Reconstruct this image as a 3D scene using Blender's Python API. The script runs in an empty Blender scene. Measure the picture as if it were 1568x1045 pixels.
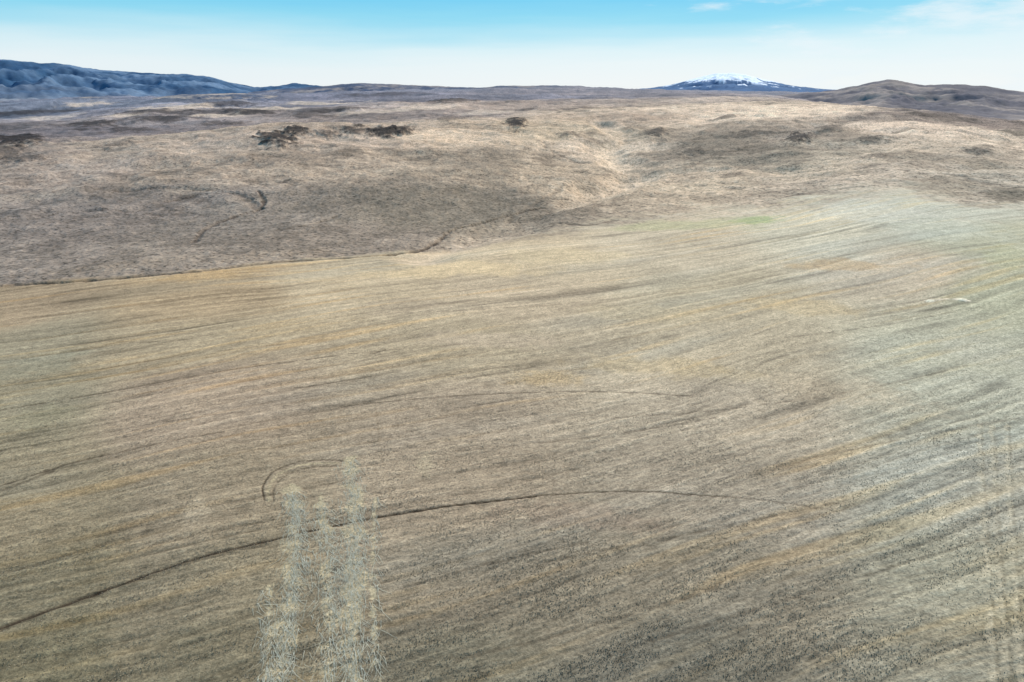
import bpy, math, time
import numpy as np
from mathutils import Vector
F=np.float32
CAMH=60.0; PITCH=math.radians(20)
# ---------------------------------------------------------------- noise
def perlin(x,y,seed=0):
    xi=np.floor(x).astype(np.int32); yi=np.floor(y).astype(np.int32)
    xf=(x-xi).astype(F); yf=(y-yi).astype(F)
    u=xf*xf*xf*(xf*(xf*6-15)+10); v=yf*yf*yf*(yf*(yf*6-15)+10)
    rng=np.random.RandomState(seed+11); P=rng.permutation(4096).astype(np.int32)
    ang=rng.rand(4096)*2*np.pi; GX=np.cos(ang).astype(F); GY=np.sin(ang).astype(F)
    def g(ix,iy,fx,fy):
        h=P[(P[ix&4095]+iy)&4095]
        return GX[h]*fx+GY[h]*fy
    a=g(xi,yi,xf,yf); b=g(xi+1,yi,xf-1,yf); c=g(xi,yi+1,xf,yf-1); d=g(xi+1,yi+1,xf-1,yf-1)
    return ((a+(b-a)*u)*(1-v)+(c+(d-c)*u)*v)*F(1.5)
def fbm(x,y,o=4,seed=0,gain=.5):
    s=0;a=1;t=0
    for k in range(o):
        s=s+F(a)*perlin(x*F(2.03**k)+F(17.3*k),y*F(2.03**k)-F(9.1*k),seed+k); t+=a; a*=gain
    return s*F(1.6/t)
def sm(a,b,x):
    t=np.clip((x-a)/(b-a),0,1); return t*t*(3-2*t)
def lin(c):
    c=np.array(c,dtype=float)/255
    return np.where(c<.04045,c/12.92,((c+.055)/1.055)**2.4)
def cub(xs,Ty,xq):
    xs=np.array(xs,float); n=len(xs)
    m=np.gradient(Ty,xs,axis=0)
    i=np.clip(np.searchsorted(xs,xq)-1,0,n-2); h=(xs[i+1]-xs[i]); t=np.clip((xq-xs[i])/h,0,1)
    sh=(-1,)+(1,)*(Ty.ndim-1); t=t.reshape(sh); h=h.reshape(sh)
    return (2*t**3-3*t**2+1)*Ty[i]+(t**3-2*t**2+t)*h*m[i]+(-2*t**3+3*t**2)*Ty[i+1]+(t**3-t**2)*h*m[i+1]
# ---------------------------------------------------------------- ground height survey (metres)
azc=np.array([-180,-110,-60]+[math.degrees(math.atan((p-784)/1045/1.05)) for p in (0,200,400,600,784,1000,1200,1400,1568)]+[60,110,180])
tab={5:[0]*9,30:[0]*9,60:[-.5,0,0,0,0,0,0,.5,1],110:[-1,0,0,0,0,.5,1,1.5,2],190:[-1.5,-.5,0,.5,1,2,3,4,4.5],
300:[-2,-1,-1,-1,0,3,7,10,11],380:[-5,-5,-4,-3,-3,2,8,14,13],480:[-2,-1,1,3,0,2,9,18,17],
620:[2,4,7,10,8,3,17,23,22],800:[4,7,15,20,15,9,28,32,26],950:[2,8,19,22,22,19,33,37,27],
1150:[-8,-2,8,15,20,28,39,33,17],1500:[-12,-8,0,8,18,32,38,20,5],2100:[-10,0,10,20,26,38,38,5,-5],
3000:[0,15,25,32,40,48,35,5,-10],4500:[15,25,35,48,60,64,30,10,0],6500:[0,20,45,80,95,85,50,30,20],
9000:[-20,0,40,75,80,70,50,40,40],14000:[-20,0,30,50,50,50,50,50,50],32000:[0]*9}
rk=np.array(list(tab.keys()),float)
TT=np.array([[0,0,v[0]]+v+[v[-1],0,0] for v in tab.values()],float)
az=np.concatenate([np.linspace(-180,-47.5,45)[:-1],np.linspace(-47.5,47.5,1250),np.linspace(47.5,180,45)[1:]])
rr=np.concatenate([np.geomspace(2,46,22)[:-1],np.geomspace(46,420,720)[:-1],np.geomspace(420,3000,500)[:-1],np.geomspace(3000,32000,130)])
Z=cub(azc,cub(np.log(rk),TT,np.log(rr)).T.copy(),az).T.astype(F)   # rings x az
A,R=np.meshgrid(np.radians(az),rr); A=A.astype(F);R=R.astype(F)
X=R*np.sin(A);Y=R*np.cos(A); L=np.log(R)
i_far=np.searchsorted(rr,225)
def hills(fn):
    o=np.zeros_like(Z); o[i_far:]=fn(X[i_far:],Y[i_far:],R[i_far:]); return o
def near(fn):
    o=np.zeros_like(Z); n=np.searchsorted(rr,620); o[:n]=fn(X[:n],Y[:n],R[:n]); return o
h1=hills(lambda x,y,r:fbm(x/120,y/120,5,71,.6)); h2=hills(lambda x,y,r:fbm(x/24,y/24,4,73,.62)); h3=hills(lambda x,y,r:fbm(x/6,y/8,3,75,.7))
big=hills(lambda x,y,r:fbm(x/260,y/260,3,1)*5*sm(330,620,r)+fbm(x/900,y/900,4,5)*20*sm(1200,3500,r)+fbm(x/420,y/300,3,6)*7*sm(1000,1700,r)-np.abs(fbm(x/170,y/170,4,9))*9*sm(390,760,r)+2*sm(390,760,r)-np.abs(fbm(x/75,y/75,3,19))*3.5*sm(330,500,r)+.6*sm(330,500,r))
Z+=big+near(lambda x,y,r:fbm(x/90,y/90,2,14)*.7*sm(60,150,r))
Z+=h2*sm(330,450,R)*1.0*sm(3500,900,R)
def pix(px,py):
    u=(px-784)/1045; v=(522.5-py)/1045
    f=math.cos(PITCH)+math.sin(PITCH)*v; up=-math.sin(PITCH)+math.cos(PITCH)*v
    return math.atan2(u,f), up/math.hypot(u,f)
def locate(px,py):
    a,s=pix(px,py); j=int(np.argmin(np.abs(az-math.degrees(a))))
    sl=(Z[:,j]-CAMH)/rr; ok=np.where((sl>=s)&(rr>25))[0]
    i=ok[0] if len(ok) else len(rr)-1
    t=(s-sl[i-1])/(sl[i]-sl[i-1]+1e-9); t=min(max(t,0),1); r=rr[i-1]+(rr[i]-rr[i-1])*t
    return np.array([r*math.sin(a),r*math.cos(a)])
def path(pts,sub=6):
    P=np.array([locate(*p) for p in pts]); n=len(P)
    q=np.linspace(0,n-1,(n-1)*sub+1); return cub(np.arange(n),P,q)
# ---------------------------------------------------------------- field boundary mask
bnd=[(-260,452),(0,437),(160,427),(300,414),(520,394),(650,383),(784,364),(940,342),(1120,322),(1290,302),(1400,292),(1480,312),(1568,322),(1800,335)]
BP=np.array([locate(*p) for p in bnd]); ba=np.degrees(np.arctan2(BP[:,0],BP[:,1])); br=np.hypot(*BP.T)
bR=np.interp(np.degrees(A),ba,br)
sw=4+34*sm(-6,6,np.degrees(A))
wob=near(lambda x,y,r:fbm(x/35,y/35,3,21)*4)
wob2=near(lambda x,y,r:fbm(x/28,y/28,4,23,.65))
FIELD=(1-sm(-sw,sw,R-bR+wob+wob2*sw)).astype(F)
# ---------------------------------------------------------------- colour survey
S=[(20,1030,110,103,80),(300,1030,114,106,84),(700,1030,112,106,87),(1100,1030,116,109,91),(1540,1030,130,124,104),
(20,900,123,113,88),(300,900,126,116,93),(700,900,126,116,96),(1100,900,134,124,103),(1540,900,145,140,118),
(20,760,139,127,101),(300,760,141,128,104),(700,760,146,132,109),(1100,760,150,138,116),(1540,760,157,152,132),
(20,620,138,129,104),(300,620,156,139,115),(700,620,159,144,120),(1100,620,165,152,128),(1540,620,162,159,137),
(20,530,139,130,106),(300,530,155,141,113),(700,530,162,148,120),(1100,530,168,155,128),(1540,530,167,163,138),
(20,465,150,133,106),(300,450,160,141,110),(560,440,172,156,126),(784,450,172,156,128),(1100,450,172,159,130),(1540,450,164,161,133),
(784,390,180,163,132),(1050,370,182,168,140),(1250,350,184,176,150),(1400,330,176,174,153),(1540,370,163,160,133),(1400,420,178,164,138),
(40,400,130,120,107),(300,380,132,121,106),(520,360,133,121,105),(40,320,127,118,107),(200,320,130,120,108),(400,330,130,120,106),(650,330,129,118,101),(740,310,127,116,99),
(100,270,145,132,117),(300,260,151,136,117),(520,250,158,142,121),(700,250,150,135,114),(840,260,162,145,121),(950,290,182,163,136),(1080,270,180,161,135),
(700,205,194,172,144),(520,215,177,158,136),(560,200,171,152,130),(300,225,162,147,128),(840,200,180,161,133),(960,230,184,165,140),(1100,220,152,138,118),(1200,240,160,147,125),
(1230,205,153,138,119),(1330,260,177,161,138),(1450,240,172,156,133),(1540,270,172,159,137),(1540,220,198,178,151),(1400,195,207,186,159),(1000,180,182,161,136),(1180,170,214,191,162),(1050,165,198,177,150),
(60,200,114,107,105),(200,190,130,121,115),(400,175,146,133,122),(600,175,142,129,118),(784,165,160,142,124),
(100,165,112,115,122),(300,160,129,126,129),(500,150,119,114,119),(700,145,114,109,111),(900,145,130,117,109),(1100,150,162,145,126),(1500,190,136,120,105),(1500,180,108,98,92)]
K=0.88
TINT=np.array([1.05,.962,.91])
def col(c): return lin(c)/K*TINT
sp=[];sc=[];isf=[]
for s in S:
    p=locate(s[0],s[1]); sp.append((math.atan2(p[0],p[1]),math.log(math.hypot(*p)))); sc.append(lin(s[2:])/K)
    isf.append(s[1]>np.interp(s[0],[b[0] for b in bnd],[b[1] for b in bnd]))
w1=fbm(X/60,Y/60,3,31)
def idw(want,sl):
    A2=A[sl]+w1[sl]*.03; L2=L[sl]-w1[sl]*.05
    num=np.zeros(A2.shape+(3,),F); den=np.zeros(A2.shape,F)+1e-20
    for (a,l),c,f in zip(sp,sc,isf):
        if bool(f)!=want: continue
        q=((A2-a)/.12)**2+((L2-l)/(.16 if want else .12))**2
        w=1/(q+.12)**2.6
        den+=w; num+=w[...,None]*c.astype(F)
    o=np.zeros(X.shape+(3,),F); o[sl]=num/den[...,None]*TINT.astype(F); return o
n620=np.searchsorted(rr,640)
colF=idw(True,slice(0,n620)); colH=idw(False,slice(i_far,None))
# ---------------------------------------------------------------- crop rows
th=math.radians(66)
U=(X*math.sin(th)+Y*math.cos(th)).astype(F); V=(-X*math.cos(th)+Y*math.sin(th)+near(lambda x,y,r:fbm(x/160,y/160,3,41)*9)+(U/300)**2*6).astype(F)
Un,Vn=U[:n620],V[:n620]
def rows(wu,wv,seed,o=2): return fbm(Un/wu,Vn/wv,o,seed)
r1=rows(130,12,51,3); r2=rows(70,3.4,53,3); r3=rows(14,1.4,55,2); r4=rows(2.6,.6,57,1)
lane=np.abs((Vn+fbm(Un/90,Vn/90,2,59)*2.2)/4.3%1-.5)*2
per=(sm(.55,.95,lane)-.35)*sm(-.6,.5,rows(90,26,61))
fine=sm(300,60,R[:n620]); xn,yn=X[:n620],Y[:n620]
mott=fbm(xn/11,yn/11,5,67,.75)
wl=1+R[:n620]/200
def contour(wu,wv,seed,pr): return sm(.07,.0,np.abs(rows(wu,wv,seed,2))/wl)*sm(-.1,.5,rows(50,14,pr,3))
ln1=contour(170,6,81,82); ln2=contour(130,4.5,84,85); ln3=contour(220,11,87,88)
tone=1+.08*r1+.17*r2+(.14*r3+.13*r4)*(.3+.7*fine)+.19*per+.13*mott+.09*fbm(xn/45,yn/45,3,68)-.26*ln1+.20*ln2-.34*ln3
och=sm(.2,.85,rows(60,4,63,3)+.4*rows(180,50,64)); gr=sm(.0,.8,rows(120,18,65)+.4*fbm(xn/70,yn/70,3,66))
CF=colF[:n620]*np.clip(tone,.42,1.6)[...,None]
CF=CF*(1+och[...,None]*np.array([.12,.02,-.12],F))
CF=CF*(1+gr[...,None]*np.array([-.07,-.03,.02],F))
# hills
th_=1+.24*h1+.32*h2*sm(3500,900,R)+.20*h3*sm(1500,300,R)
far=hills(lambda x,y,r:fbm(x/300,y/450,5,77,.6)); th_+=.85*far*sm(1000,2200,R)
COL=colH*np.clip(th_,.35,1.8)[...,None]
scrub=hills(lambda x,y,r:sm(.14,.38,fbm(x/60,y/60,6,79,.72))*sm(300,400,r)); COL*=(1-.32*scrub)[...,None]
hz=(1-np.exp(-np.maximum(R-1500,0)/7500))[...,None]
COL=COL*(1-hz)+np.array([.16,.20,.265],F)*hz  # distance haze painted into the ground colour as a bluish mix
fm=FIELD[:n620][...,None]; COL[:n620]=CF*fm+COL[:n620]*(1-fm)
def window(P,pad):
    r=np.hypot(*P.T); i0=np.searchsorted(rr,max(r.min()-pad,2)); i1=np.searchsorted(rr,r.max()+pad)
    a=np.degrees(np.arctan2(P[:,0],P[:,1])); dp=math.degrees(pad/max(r.min(),20))+.3
    j0,j1=np.searchsorted(az,a.min()-dp),np.searchsorted(az,a.max()+dp); return (slice(i0,i1),slice(j0,j1))
def stroke(pts,w,c,amt,depth=0,soft=.6,brk=0,seed=0,sub=6,wj=.5):
    C=path(pts,sub); W=window(C,w*2.5+1); x=X[W];y=Y[W]
    if x.size==0: return
    D=np.full(x.shape,1e6,F)
    for (ax,ay),(bx,by) in zip(C[:-1],C[1:]):
        dx,dy=bx-ax,by-ay; l=dx*dx+dy*dy+1e-9
        t=np.clip(((x-ax)*dx+(y-ay)*dy)/l,0,1)
        D=np.minimum(D,np.hypot(x-ax-t*dx,y-ay-t*dy).astype(F))
    D=D+fbm(x/(w*3),y/(w*3),3,seed+90)*w*wj
    m=np.clip(1-(D-w*(1-soft)*.5)/(w*soft+1e-6),0,1); m=m*m*(3-2*m); m0=m
    if brk: m=m*sm(-.3-.3*(1-brk),.3,fbm(x/(w*6),y/(w*6),4,seed+95,.6)+.25)
    m_=(m*amt)[...,None]; COL[W]=COL[W]*(1-m_)+np.array(c,F)*m_
    if depth: Z[W]-=m0*depth
def blob(px,py,rx,ry,c_,amt,seed=0,raise_=0,rough=.6):
    c=locate(px,py); rc=math.hypot(*c); a=math.atan2(*c)
    ra=math.hypot(*locate(px,py+ry)); rb=math.hypot(*locate(px,py-ry)); ra=max(ra,rc*.6); rb=min(rb,rc*1.8)
    la,lb,lc=math.log(ra),math.log(rb),math.log(rc); ha=rx/1045*math.cos(a)**1.5
    i0,i1=np.searchsorted(rr,math.exp(lc-1.7*(lc-la)-.02)),np.searchsorted(rr,math.exp(lc+1.7*(lb-lc)+.02)); j0,j1=np.searchsorted(az,math.degrees(a-1.7*ha)),np.searchsorted(az,math.degrees(a+1.7*ha))
    W=(slice(i0,i1),slice(j0,j1)); x=X[W];y=Y[W]
    if x.size==0: return
    dl=L[W]-lc; q0=np.sqrt(((A[W]-a)/ha)**2+np.where(dl<0,dl/(lc-la+.01),dl/(lb-lc+.01))**2)
    sz=max(ha*rc*.5,2); q=q0+fbm(x/sz,y/sz,5,seed+300,.65)*rough
    m=sm(1.15,.45,q); m_=(m*amt)[...,None]
    COL[W]=COL[W]*(1-m_)+(np.array(c_,F)*(1+.35*fbm(x/(sz*.3),y/(sz*.3),4,seed+305,.65))[...,None])*m_
    if raise_: Z[W]+=sm(1.3,.2,q0+fbm(x/sz,y/sz,2,seed+300)*.5)*raise_
dk=col((60,51,39))
# tractor tracks
stroke([(-60,985),(0,962),(130,915),(260,868),(400,830),(560,795),(700,773),(820,760)],.5,dk,1,.15,seed=1,wj=.1,soft=.45)
stroke([(820,760),(960,752),(1100,760)],.36,dk,.85,.08,seed=1,wj=.12)
stroke([(1100,760),(1170,766),(1240,776)],.36,dk,.55,.05,seed=1,wj=.12,brk=.5)
stroke([(-60,985),(0,964),(130,917),(260,871),(400,833)],1.1,dk,.4,0,seed=101)
stroke([(0,745),(100,712),(200,688),(340,662)],.6,dk,.8,.05,seed=2,brk=.4)
stroke([(-60,765),(0,752),(80,722)],.9,dk,.6,.05,seed=2,brk=.4)
stroke([(0,628),(150,603),(330,570),(460,552),(580,538)],.5,dk,.75,.05,seed=3,wj=.2,brk=.15)
stroke([(580,538),(700,528),(800,524)],.45,dk,.45,.03,seed=3,wj=.2,brk=.7)
stroke([(520,622),(640,611),(760,603),(900,600),(1060,606)],.45,dk,.7,.05,seed=4,wj=.2,brk=.2)
stroke([(405,765),(403,745),(420,722),(460,707),(520,705),(548,718)],.32,dk,.9,.05,seed=5,wj=.15)
stroke([(420,768),(419,750),(434,731),(468,717),(515,713)],.26,dk,.65,.04,seed=6,wj=.15,brk=.3)
stroke([(412,767),(411,748),(427,726),(464,712),(518,709)],.45,col((172,160,126)),.5,0,seed=6,wj=.3)
for k,x in enumerate((1503,1522,1545)):
    stroke([(x+20,1060),(x+10,900),(x+2,780),(x-4,650)],.6,col((180,170,142)),.42,.015,seed=7+k,brk=.97,wj=1.0)
    stroke([(x+28,1060),(x+16,900),(x+7,780),(x,650)],.35,col((96,88,68)),.34,.015,seed=17+k,brk=.97,wj=.9)
stroke([(575,620),(585,700),(600,770)],.35,col((112,98,76)),.35,.0,seed=12,brk=.95)
stroke([(150,520),(220,524),(300,519)],.7,dk,.4,0,seed=13,brk=.7); stroke([(560,545),(590,536)],.9,dk,.6,0,seed=14,brk=.4)
for k,(pp) in enumerate([[(940,640),(1100,628),(1300,600),(1480,560)],[(700,690),(900,670),(1100,640)],[(0,690),(200,655),(380,630)],[(840,860),(1040,820),(1280,770)],[(1000,980),(1250,905),(1560,810)],[(150,820),(400,760),(560,730)],[(0,590),(260,548),(500,520)],[(620,480),(900,462),(1200,420)],[(1180,520),(1340,500),(1500,470)],[(1250,700),(1400,670),(1560,640)],[(700,1010),(900,960),(1100,900)],[(0,880),(200,820),(330,785)],[(620,900),(760,860),(900,830)]]):
    stroke(pp,.55,dk,.42,.03,seed=130+k,brk=.7)
# pale straw strips
pale=col((176,165,132))
for k,(pp,w) in enumerate([([(445,750),(452,820),(445,920),(425,1060)],1.3),([(535,705),(545,800),(540,900),(545,1060)],1.5),([(490,760),(500,840),(505,920),(500,1060)],.9),([(415,900),(410,980),(405,1060)],.6),([(575,760),(570,900),(578,1060)],.4)]):
    stroke(pp,w,pale,.7,0,.95,seed=20+k,brk=.93,wj=1.4)
blob(300,785,28,14,col((178,164,136)),.45,20)
blob(650,712,16,16,col((172,160,130)),.4,21)
stroke([(1420,462),(1450,458),(1485,461)],1.3,col((232,218,190)),.95,-.2,seed=30,brk=.3)
for k,(a_,b_,c_,d_,cc,am) in enumerate([(1155,337,40,5,(128,150,95),.6),(1050,345,130,8,(160,160,118),.5),(700,412,160,13,(200,178,136),.55),(860,392,120,10,(196,178,140),.5),
 (1290,407,90,7,(178,150,108),.5),(330,420,80,7,(170,142,98),.5),(1230,470,110,10,(182,160,118),.4),(840,580,70,9,(176,150,104),.4),(1000,560,150,12,(172,152,112),.4),(60,640,60,14,(128,124,98),.4),
 (1450,350,100,18,(172,172,150),.5),(1330,325,90,14,(190,186,165),.6),(620,470,80,12,(148,134,112),.4),(900,790,160,20,(138,120,100),.4),(250,680,120,12,(152,136,112),.4),(1300,600,160,20,(174,158,130),.4),(1540,395,40,20,(160,158,122),.5),
 (60,560,80,16,(132,130,108),.45),(450,500,120,12,(168,150,116),.4),(750,520,140,12,(172,156,132),.4),(1000,480,140,12,(176,160,126),.4),(1500,540,90,20,(172,168,146),.45)]):
    blob(a_,b_,c_,d_,col(cc),am,320+k)
# draws and gullies
dg=col((60,50,41)); tan=col((204,184,155))
stroke([(650,392),(720,366),(800,338),(870,312),(930,292),(960,272)],24,tan,.5,3,.9,seed=41,brk=.9)
stroke([(930,296),(965,270),(945,245),(925,225),(955,212),(920,190)],26,tan,.6,6,.9,seed=42,brk=.9)
stroke([(965,278),(1040,264),(1120,258),(1200,262)],20,tan,.5,3,.9,seed=43,brk=.9)
stroke([(-60,441),(0,438),(160,428),(300,416),(420,402),(520,396),(600,390),(650,382),(680,362),(700,350),(760,335),(830,318)],1.9,dg,.85,.9,seed=40,brk=.35)
stroke([(298,372),(312,352),(350,335),(395,322),(404,308),(396,292)],2.6,dg,.85,.8,seed=44,brk=.15)
stroke([(395,322),(370,300),(300,300),(240,312)],5,dg,.35,1,seed=45,brk=.7)
stroke([(860,342),(900,345),(940,338)],4,dg,.6,.5,seed=46,brk=.5)
stroke([(380,282),(420,283),(440,276)],4,dg,.5,.6,seed=47,brk=.6); stroke([(520,330),(470,345),(430,352)],3,dg,.3,.6,seed=48,brk=.6)
for k,pp in enumerate([[(780,340),(840,300),(860,285)],[(1000,300),(1060,285),(1130,290)],[(1210,300),(1280,290),(1340,285)],[(1380,260),(1460,268),(1560,282)],[(60,330),(150,322),(250,330)],[(180,292),(260,288),(330,292)],[(900,250),(850,235),(830,215)],[(1050,260),(1090,240),(1150,225)]]):
    stroke(pp,4,dg,.4,.6,seed=150+k,brk=.75)
# tonal patches of the hills: bright tan, and shade painted into the colour
for k,(a_,b_,c_,d_,cc,am) in enumerate([(690,320,150,45,(116,107,90),.5),(560,300,140,30,(120,110,94),.45),(120,345,140,35,(116,107,97),.4),(300,350,90,25,(119,110,98),.35),(760,255,60,25,(130,117,98),.5),
 (1100,225,120,28,(114,103,86),.65),(1180,245,80,14,(114,103,86),.55),(1010,205,50,10,(104,96,82),.5),(1330,290,80,10,(170,159,136),.4),(1450,285,70,14,(122,111,92),.6),(1545,300,40,12,(90,83,68),.7),(1300,205,60,10,(122,109,90),.5),
 (940,240,30,22,(212,192,162),.65),(980,225,35,8,(212,192,164),.65),(1080,285,90,12,(194,176,147),.5),(1250,262,90,14,(190,172,144),.5),(1400,225,70,10,(198,178,150),.5),(700,212,90,14,(208,186,156),.5),(330,215,110,12,(170,153,134),.4),
 (1180,172,160,12,(220,196,166),.6),(1420,192,120,8,(210,186,158),.55),(60,235,70,14,(114,106,99),.5),(150,255,80,10,(166,152,135),.5),(450,240,60,12,(130,117,101),.5),(880,300,40,20,(168,150,125),.4),(1500,250,60,8,(134,121,100),.5),(980,178,60,6,(143,125,106),.5),
 (840,185,70,7,(182,162,134),.4),(1560,205,40,5,(60,58,48),.7),(1450,182,60,4,(66,58,50),.6),(480,320,60,8,(104,96,83),.4),(200,300,120,8,(108,101,91),.4),(60,300,80,6,(160,148,130),.4),(330,285,90,6,(162,148,128),.4),(620,262,80,6,(170,154,130),.4),(1380,240,50,8,(128,115,96),.5),(1140,190,90,6,(148,131,110),.5),(430,390,120,6,(156,140,118),.4),(200,405,120,6,(146,132,112),.35)]):
    blob(a_,b_,c_,d_,col(cc),am,400+k)
# rocky scrub outcrops
ds=col((48,43,40))
for k,(a_,b_,c_,d_,am,up) in enumerate([(425,214,30,10,.95,3.5),(452,201,22,6,.9,2.5),(500,205,14,4,.6,2),(545,201,30,5,.85,2.5),(590,204,28,7,.95,3.5),(618,200,16,4,.85,2),(790,189,16,6,.95,3),(30,216,46,9,.95,5),(0,234,40,10,.6,2),(40,244,30,4,.6,2),
 (1222,211,22,8,.9,2.5),(1005,203,18,5,.7,2),(135,191,40,4,.8,4),(250,184,50,4,.7,4),(350,160,50,3,.7,5),(300,163,30,2,.6,4),(390,172,40,3,.7,4),(695,156,35,3,.7,6),(590,146,70,3,.6,5),(1150,206,40,4,.5,1.5),(1060,232,22,4,.4,1),(200,200,40,3,.6,3),(900,168,60,2,.5,3),(1340,240,18,3,.4,1),(870,206,16,3,.5,1.5),(60,172,80,3,.7,4),(480,178,50,2,.6,3),(230,172,60,2,.7,4),(520,168,60,2,.6,3),
 (690,182,24,3,.5,2),(345,190,30,3,.6,3),(1270,196,22,3,.5,1.5),(1330,215,26,3,.5,1.5),(1500,232,26,3,.5,1.5),(1110,180,26,2,.5,1.5),(180,223,30,3,.4,2)]):
    blob(a_,b_,c_,d_,ds,am,500+k,raise_=up,rough=.8)
bt=col((208,190,166))
for k,(a_,b_,c_,d_,am) in enumerate([(270,164,70,4,.65),(140,160,40,3,.6),(500,158,70,3,.65),(420,166,60,3,.6),(640,165,70,4,.6),(330,178,50,3,.55),(60,182,60,3,.5),(750,172,60,4,.5),(180,178,50,2,.5),(560,172,50,2,.5)]):
    blob(a_,b_,c_,d_,bt,am,600+k)
# micro relief
rel=np.zeros_like(Z); rel[:n620]=(.09*r2+(.08*r3+.06*r4)*fine+.12*per-.06*ln1-.08*ln3)
Z+=FIELD*rel*sm(20,40,R)+(1-FIELD)*h3*.4*sm(1500,500,R)
COL=np.clip(COL,.01,.85)
# ---------------------------------------------------------------- mesh builder
def grid_mesh(name,X,Y,Z,COL,zone,U=None,V=None):
    m,n=X.shape
    co=np.stack([X,Y,Z],-1).reshape(-1,3).astype(F)
    idx=np.arange(m*n).reshape(m,n)
    q=np.stack([idx[:-1,:-1],idx[:-1,1:],idx[1:,1:],idx[1:,:-1]],-1).reshape(-1,4)[:, ::-1]
    me=bpy.data.meshes.new(name)
    me.vertices.add(len(co)); me.vertices.foreach_set('co',co.ravel())
    me.loops.add(q.size); me.loops.foreach_set('vertex_index',q.ravel().astype(np.int32))
    me.polygons.add(len(q)); me.polygons.foreach_set('loop_start',np.arange(0,q.size,4,dtype=np.int32))
    me.update(calc_edges=True)
    me.polygons.foreach_set('use_smooth',np.ones(len(q),bool))
    ca=me.attributes.new('soil_haze','FLOAT_COLOR','POINT')
    ca.data.foreach_set('color',np.concatenate([COL.reshape(-1,3),np.ones((m*n,1),F)],1).astype(F).ravel())
    za=me.attributes.new('zone','FLOAT','POINT'); za.data.foreach_set('value',zone.astype(F).ravel())
    if U is not None:
        ra=me.attributes.new('rowuv','FLOAT_VECTOR','POINT')
        ra.data.foreach_set('vector',np.stack([U,V,0*U],-1).astype(F).ravel())
    ob=bpy.data.objects.new(name,me); bpy.context.scene.collection.objects.link(ob)
    return ob
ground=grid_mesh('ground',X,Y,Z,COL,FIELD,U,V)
# ---------------------------------------------------------------- materials
def nt(mat):
    mat.use_nodes=True; t=mat.node_tree; t.nodes.clear(); return t
class G:
    def __init__(s,t): s.t=t
    def n(s,ty,**k):
        nd=s.t.nodes.new(ty)
        for a,b in k.items(): setattr(nd,a,b)
        return nd
    def l(s,a,b): s.t.links.new(a,b)
    def math(s,op,a,b=None,c=None,clamp=False):
        nd=s.n('ShaderNodeMath',operation=op,use_clamp=clamp)
        for i,v in enumerate((a,b,c)):
            if v is None: continue
            if hasattr(v,'links'): s.l(v,nd.inputs[i])
            else: nd.inputs[i].default_value=v
        return nd.outputs[0]
    def noise(s,vec,scale,detail=4,rough=.6,vs=None):
        if vs is not None:
            mp=s.n('ShaderNodeMapping'); mp.inputs['Scale'].default_value=vs; s.l(vec,mp.inputs[0]); vec=mp.outputs[0]
        nd=s.n('ShaderNodeTexNoise'); nd.inputs['Scale'].default_value=scale; nd.inputs['Detail'].default_value=detail; nd.inputs['Roughness'].default_value=rough
        s.l(vec,nd.inputs['Vector']); return nd.outputs['Fac']
    def ctr(s,f,amt): return s.math('MULTIPLY_ADD',f,2*amt,1-amt)
    def mr(s,f,a,b,c,d):
        nd=s.n('ShaderNodeMapRange'); s.l(f,nd.inputs[0])
        for i,v in enumerate((a,b,c,d)): nd.inputs[i+1].default_value=v
        return nd.outputs[0]
def ground_mat():
    mat=bpy.data.materials.new('dry_soil_and_grass'); t=nt(mat); g=G(t)
    at=g.n('ShaderNodeAttribute',attribute_name='soil_haze'); zn=g.n('ShaderNodeAttribute',attribute_name='zone').outputs['Fac']
    rv=g.n('ShaderNodeAttribute',attribute_name='rowuv').outputs['Vector']
    ob=g.n('ShaderNodeTexCoord').outputs['Object']
    b=g.noise(rv,1,3,.7,(.8,2.6,1)); c=g.noise(ob,2.4,3,.85); d=g.noise(ob,.5,3,.7)
    f=g.math('MULTIPLY',g.ctr(b,.55),g.math('MULTIPLY',g.ctr(c,1.1),g.ctr(d,.4)))
    e=g.noise(ob,.35,4,.75); h=g.noise(ob,.09,4,.7); e2=g.noise(ob,.6,2,.6)
    hh=g.math('MULTIPLY',g.math('MULTIPLY',g.ctr(e,.8),g.ctr(h,.6)),g.mr(e2,.52,.66,1.06,.36))
    mx=g.n('ShaderNodeMix',data_type='FLOAT'); g.l(zn,mx.inputs[0]); g.l(hh,mx.inputs[2]); g.l(f,mx.inputs[3])
    vm=g.n('ShaderNodeVectorMath',operation='SCALE'); g.l(at.outputs['Color'],vm.inputs[0]); g.l(mx.outputs[0],vm.inputs['Scale'])
    bs=g.n('ShaderNodeBsdfPrincipled'); bs.inputs['Roughness'].default_value=.95; bs.inputs['Specular IOR Level'].default_value=.08
    g.l(vm.outputs[0],bs.inputs['Base Color'])
    hgt=g.math('MULTIPLY_ADD',c,.17,g.math('MULTIPLY',b,.12))
    hg2=g.math('MULTIPLY_ADD',e,1.0,g.math('MULTIPLY',e2,.45))
    m2=g.n('ShaderNodeMix',data_type='FLOAT'); g.l(zn,m2.inputs[0]); g.l(hg2,m2.inputs[2]); g.l(hgt,m2.inputs[3])
    bp=g.n('ShaderNodeBump'); bp.inputs['Strength'].default_value=.75; bp.inputs['Distance'].default_value=1.0
    g.l(m2.outputs[0],bp.inputs['Height']); g.l(bp.outputs[0],bs.inputs['Normal'])
    o=g.n('ShaderNodeOutputMaterial'); g.l(bs.outputs[0],o.inputs[0]); return mat
ground.data.materials.append(ground_mat())
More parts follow.
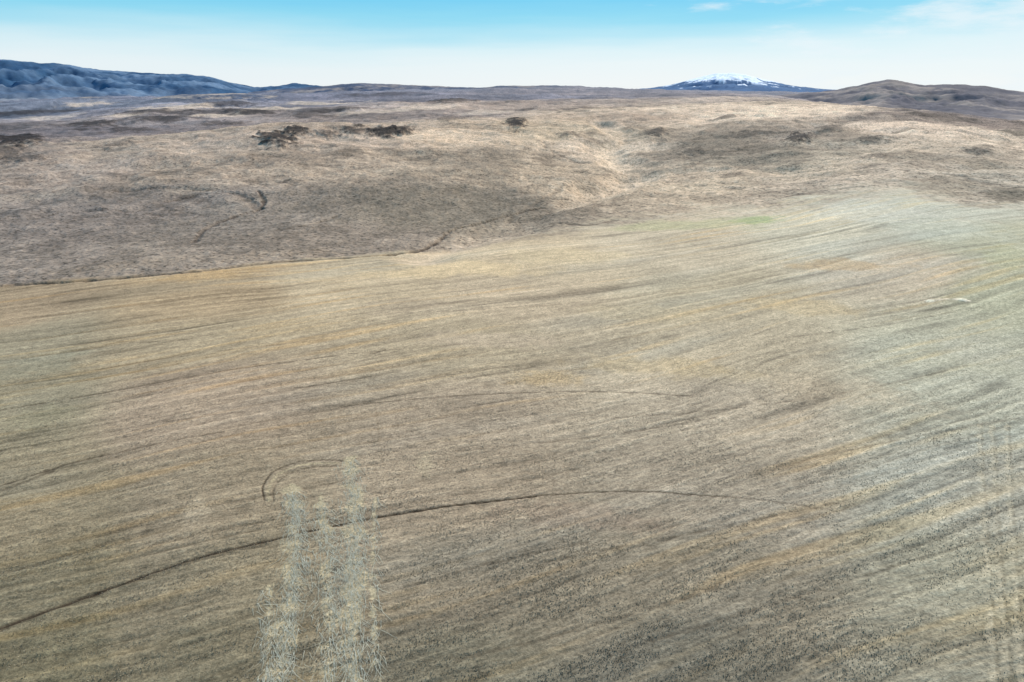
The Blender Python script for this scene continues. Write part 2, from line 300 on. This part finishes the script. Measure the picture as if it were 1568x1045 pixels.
def rock_mat(name,scale):
    mat=bpy.data.materials.new(name); t=nt(mat); g=G(t)
    at=g.n('ShaderNodeAttribute',attribute_name='soil_haze'); ob=g.n('ShaderNodeTexCoord').outputs['Object']
    a=g.noise(ob,scale,5,.7); b=g.noise(ob,scale*6,3,.7)
    f=g.math('MULTIPLY',g.ctr(a,.5),g.ctr(b,.4))
    vm=g.n('ShaderNodeVectorMath',operation='SCALE'); g.l(at.outputs['Color'],vm.inputs[0]); g.l(f,vm.inputs['Scale'])
    bs=g.n('ShaderNodeBsdfPrincipled'); bs.inputs['Roughness'].default_value=.95; bs.inputs['Specular IOR Level'].default_value=.05
    g.l(vm.outputs[0],bs.inputs['Base Color']); o=g.n('ShaderNodeOutputMaterial'); g.l(bs.outputs[0],o.inputs[0]); return mat
# ---------------------------------------------------------------- distant mountains, bluish haze painted into their base colours
def ridge(name,prof,r0,depthn,depthf,base,colf,seed,nx=600,ny=180,nsc=900,amp=.35):
    a_=[];z_=[]
    for p in prof:
        a,s=pix(*p); a_.append(a); z_.append(CAMH+s*r0)
    aa=np.linspace(a_[0],a_[-1],nx); zz=np.interp(aa,a_,z_)
    k=np.ones(7)/7; zz=np.convolve(np.pad(zz,3,mode='edge'),k,'valid')
    t=np.linspace(-1,1,ny)[:,None]; rrr=r0+np.where(t<0,t*depthn,t*depthf)
    AA=np.broadcast_to(aa,(ny,nx)); XX=(rrr*np.sin(AA)).astype(F); YY=(rrr*np.cos(AA)).astype(F)
    fall=np.clip(1-np.abs(t),0,1)**1.15*np.ones_like(XX)
    n=1-np.abs(fbm(XX/nsc,YY/nsc,5,seed,.55))*2; H=(zz-base)
    env=fall*(1-fall)*4
    z=base+H*(fall+amp*env*(n-.5))+fbm(XX/nsc*3,YY/nsc*3,4,seed+7,.6)*H.mean()*.07*sm(0,.4,fall)
    z=np.where(fall<.02,base-30,z)
    C=colf(XX,YY,z,fall,n)
    ob=grid_mesh(name,XX,YY,z.astype(F),C.astype(F),np.zeros_like(XX)); ob.data.materials.append(rock_mat(name+'_rock',6/nsc)); return ob
def mixc(a,b,t): return np.array(a)*(1-t[...,None])+np.array(b)*t[...,None]
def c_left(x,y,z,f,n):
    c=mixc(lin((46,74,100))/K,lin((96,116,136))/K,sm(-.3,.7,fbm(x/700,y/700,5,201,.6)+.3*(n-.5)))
    return mixc(lin((126,127,130))/K,c,sm(.05,.4,f+.15*fbm(x/900,y/900,4,203)))  # paler foot of the range is haze put into the colour
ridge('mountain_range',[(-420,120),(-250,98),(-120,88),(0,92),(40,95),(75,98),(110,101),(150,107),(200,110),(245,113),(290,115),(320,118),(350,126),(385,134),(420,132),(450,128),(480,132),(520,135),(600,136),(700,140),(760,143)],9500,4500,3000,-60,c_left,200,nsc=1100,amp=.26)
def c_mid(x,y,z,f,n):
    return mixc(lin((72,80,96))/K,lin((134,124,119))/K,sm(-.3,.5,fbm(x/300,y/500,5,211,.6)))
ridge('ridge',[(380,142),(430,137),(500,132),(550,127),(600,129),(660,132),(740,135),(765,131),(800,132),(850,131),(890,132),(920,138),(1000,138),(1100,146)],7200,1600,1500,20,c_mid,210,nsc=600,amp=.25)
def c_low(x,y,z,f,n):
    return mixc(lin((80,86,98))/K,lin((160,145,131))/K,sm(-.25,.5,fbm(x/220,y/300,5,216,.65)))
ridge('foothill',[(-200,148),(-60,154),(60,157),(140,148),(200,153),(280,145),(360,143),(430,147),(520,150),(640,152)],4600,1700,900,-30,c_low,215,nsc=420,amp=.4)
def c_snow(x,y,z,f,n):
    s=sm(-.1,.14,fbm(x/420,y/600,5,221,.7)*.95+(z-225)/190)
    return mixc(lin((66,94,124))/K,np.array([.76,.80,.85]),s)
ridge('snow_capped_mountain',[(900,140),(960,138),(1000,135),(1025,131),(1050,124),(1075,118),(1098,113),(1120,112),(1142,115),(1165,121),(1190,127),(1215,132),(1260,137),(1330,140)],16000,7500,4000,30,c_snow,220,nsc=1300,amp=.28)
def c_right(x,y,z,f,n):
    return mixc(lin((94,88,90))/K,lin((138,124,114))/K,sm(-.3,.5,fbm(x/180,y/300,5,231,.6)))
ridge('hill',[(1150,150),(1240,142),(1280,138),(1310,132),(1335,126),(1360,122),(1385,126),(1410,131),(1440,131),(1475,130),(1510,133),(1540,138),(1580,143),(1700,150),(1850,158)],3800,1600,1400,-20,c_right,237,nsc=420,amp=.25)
# ---------------------------------------------------------------- straw and grass tufts
def zat(x,y):
    r=np.hypot(x,y); a=np.degrees(np.arctan2(x,y)); j=np.searchsorted(az,a)-1; i=np.searchsorted(rr,r)-1
    tj=(a-az[j])/(az[j+1]-az[j]); ti=(r-rr[i])/(rr[i+1]-rr[i])
    return (Z[i,j]*(1-tj)+Z[i,j+1]*tj)*(1-ti)+(Z[i+1,j]*(1-tj)+Z[i+1,j+1]*tj)*ti
rs=np.random.RandomState(4); vs=[];fs=[]
strips=[([(447,752),(455,820),(447,920),(425,1070)],1.9,900),([(535,705),(545,800),(540,900),(545,1070)],2.1,1050),([(490,770),(503,840),(508,920),(500,1070)],2.4,650),([(405,900),(412,980),(400,1070)],1.4,180),([(575,760),(575,900),(580,1070)],.8,140)]
for pts,w,N in strips:
    C=path(pts,8); seg=np.diff(C,axis=0); n=len(seg)
    for k in range(N):
        i=rs.randint(n); t=rs.rand(); p=C[i]+seg[i]*t; d=seg[i]/np.hypot(*seg[i]); ang=rs.randn()*.4
        d=np.array([d[0]*math.cos(ang)-d[1]*math.sin(ang),d[0]*math.sin(ang)+d[1]*math.cos(ang)]); nn=np.array([-d[1],d[0]])
        p=p+nn*rs.randn()*w*.5; Ls=rs.uniform(.5,2.8); wd=rs.uniform(.015,.045); bend=rs.randn()*.3; h=rs.uniform(.0,.08)
        b=len(vs)
        for q in range(4):
            tt=q/3; c=p+d*Ls*tt+nn*bend*tt*tt; z=float(zat(*c))+.05+h*math.sin(tt*math.pi*.8); ww=wd*(1-.6*tt)
            vs.append((c[0]-nn[0]*ww,c[1]-nn[1]*ww,z)); vs.append((c[0]+nn[0]*ww,c[1]+nn[1]*ww,z+.01))
        for q in range(3): fs.append((b+2*q,b+2*q+1,b+2*q+3,b+2*q+2))
def simple(name,me,c0,c1,sc):
    ob=bpy.data.objects.new(name,me); bpy.context.scene.collection.objects.link(ob)
    mt=bpy.data.materials.new(name+'_blades'); t=nt(mt); g=G(t); ob_=g.n('ShaderNodeTexCoord').outputs['Object']; nf=g.noise(ob_,sc,3,.7)
    cr=g.n('ShaderNodeValToRGB'); cr.color_ramp.elements[0].position=.33; cr.color_ramp.elements[0].color=c0; cr.color_ramp.elements[1].position=.67; cr.color_ramp.elements[1].color=c1
    g.l(nf,cr.inputs[0]); bs=g.n('ShaderNodeBsdfPrincipled'); bs.inputs['Roughness'].default_value=.85; g.l(cr.outputs[0],bs.inputs['Base Color']); o=g.n('ShaderNodeOutputMaterial'); g.l(bs.outputs[0],o.inputs[0]); me.materials.append(mt)
me=bpy.data.meshes.new('straw'); me.from_pydata(vs,[],fs); simple('straw',me,(.38,.34,.225,1),(.58,.53,.38,1),1.5)
N=120000
r=np.exp(rs.uniform(math.log(50),math.log(260),N*2)); a=rs.uniform(-46,46,N*2)*math.pi/180
x=(r*np.sin(a)).astype(F); y=(r*np.cos(a)).astype(F)
u_=x*math.sin(th)+y*math.cos(th); v_=-x*math.cos(th)+y*math.sin(th)
keep=(fbm(u_/20,v_/2.2,2,801)+.8*fbm(x/14,y/14,3,803)+rs.randn(N*2)*.4)>.18
x,y=x[keep],y[keep]; n=len(x); z=zat(x,y)
P=[];hs=rs.uniform(.05,.18,n)
for b in range(3):
    an=rs.uniform(0,2*np.pi,n); sp_=rs.uniform(.03,.12,n); wb=rs.uniform(.02,.065,n)
    dx,dy=np.cos(an),np.sin(an)
    P.append(np.stack([np.stack([x-dy*wb,y+dx*wb,z-.02],-1),np.stack([x+dy*wb,y-dx*wb,z-.02],-1),np.stack([x+dx*sp_,y+dy*sp_,z+hs],-1)],1))
V3=np.concatenate(P).reshape(-1,3); me=bpy.data.meshes.new('dry_grass')
me.vertices.add(len(V3)); me.vertices.foreach_set('co',V3.astype(F).ravel()); nf_=len(V3)//3
me.loops.add(nf_*3); me.loops.foreach_set('vertex_index',np.arange(nf_*3,dtype=np.int32)); me.polygons.add(nf_); me.polygons.foreach_set('loop_start',np.arange(0,nf_*3,3,dtype=np.int32)); me.update(calc_edges=True)
simple('dry_grass',me,(.18,.14,.085,1),(.48,.40,.27,1),2.5)
# ---------------------------------------------------------------- light, sky, camera
sc_=bpy.context.scene
EL,AZ=math.radians(38),math.radians(28)
d=Vector((math.sin(AZ)*math.cos(EL),math.cos(AZ)*math.cos(EL),math.sin(EL)))
sl=bpy.data.lights.new('sun','SUN'); sl.energy=5.0; sl.angle=math.radians(.5); sl.color=(1,.965,.92)
so=bpy.data.objects.new('sun',sl); so.rotation_euler=d.to_track_quat('Z','Y').to_euler(); sc_.collection.objects.link(so)
w=bpy.data.worlds.new('World'); sc_.world=w; w.use_nodes=True; t=w.node_tree; t.nodes.clear(); g=G(t)
STR=.12
sk=g.n('ShaderNodeTexSky'); sk.sky_type='NISHITA'; sk.sun_disc=False; sk.sun_elevation=EL; sk.sun_rotation=AZ; sk.altitude=500; sk.dust_density=.6; sk.ozone_density=2
dirv=g.n('ShaderNodeTexCoord').outputs['Generated']; sx=g.n('ShaderNodeSeparateXYZ'); g.l(dirv,sx.inputs[0])
n1=g.noise(dirv,1,4,.55,(2.0,2.0,22)); zz=g.math('ADD',sx.outputs[2],g.math('MULTIPLY_ADD',n1,.05,-.025))
ramp=g.n('ShaderNodeValToRGB'); g.l(zz,ramp.inputs[0]); e=ramp.color_ramp.elements
st=[(0,(.84,.90,.94)),(.035,(.80,.895,.94)),(.054,(.70,.87,.935)),(.072,(.46,.78,.91)),(.092,(.26,.69,.89)),(.12,(.14,.60,.89)),(.35,(.08,.38,.74)),(1,(.06,.24,.57))]
e[0].position=0;e[0].color=st[0][1]+(1,);e[1].position=1;e[1].color=st[-1][1]+(1,)
for p,c in st[1:-1]:
    q=e.new(p); q.color=c+(1,)
sv=g.n('ShaderNodeVectorMath',operation='SCALE'); g.l(ramp.outputs[0],sv.inputs[0]); sv.inputs['Scale'].default_value=1/STR
m1=g.n('ShaderNodeMix',data_type='RGBA'); m1.inputs[0].default_value=.92; g.l(sk.outputs[0],m1.inputs[6]); g.l(sv.outputs[0],m1.inputs[7])
n2=g.noise(dirv,1,6,.64,(6,6,28))
cm=g.n('ShaderNodeMapRange'); cm.interpolation_type='SMOOTHSTEP'; g.l(g.math('ADD',n2,g.math('MULTIPLY',sx.outputs[0],.45)),cm.inputs[0]); cm.inputs[1].default_value=.63; cm.inputs[2].default_value=.88
m3=g.n('ShaderNodeMix',data_type='RGBA'); g.l(g.math('MULTIPLY',cm.outputs[0],.75),m3.inputs[0]); g.l(m1.outputs[2],m3.inputs[6]); m3.inputs[7].default_value=(.84/STR,.93/STR,.97/STR,1)
bg=g.n('ShaderNodeBackground'); bg.inputs['Strength'].default_value=STR
g.l(m3.outputs[2],bg.inputs[0]); o=g.n('ShaderNodeOutputWorld'); g.l(bg.outputs[0],o.inputs[0])
cam=bpy.data.cameras.new('camera'); cam.lens=24; cam.sensor_width=36; cam.clip_end=80000; cam.clip_start=.5
co=bpy.data.objects.new('camera',cam); co.location=(0,0,CAMH); co.rotation_euler=(math.pi/2-PITCH,0,0); sc_.collection.objects.link(co); sc_.camera=co
sc_.view_settings.view_transform='Standard'; sc_.view_settings.look='None'; sc_.view_settings.exposure=0
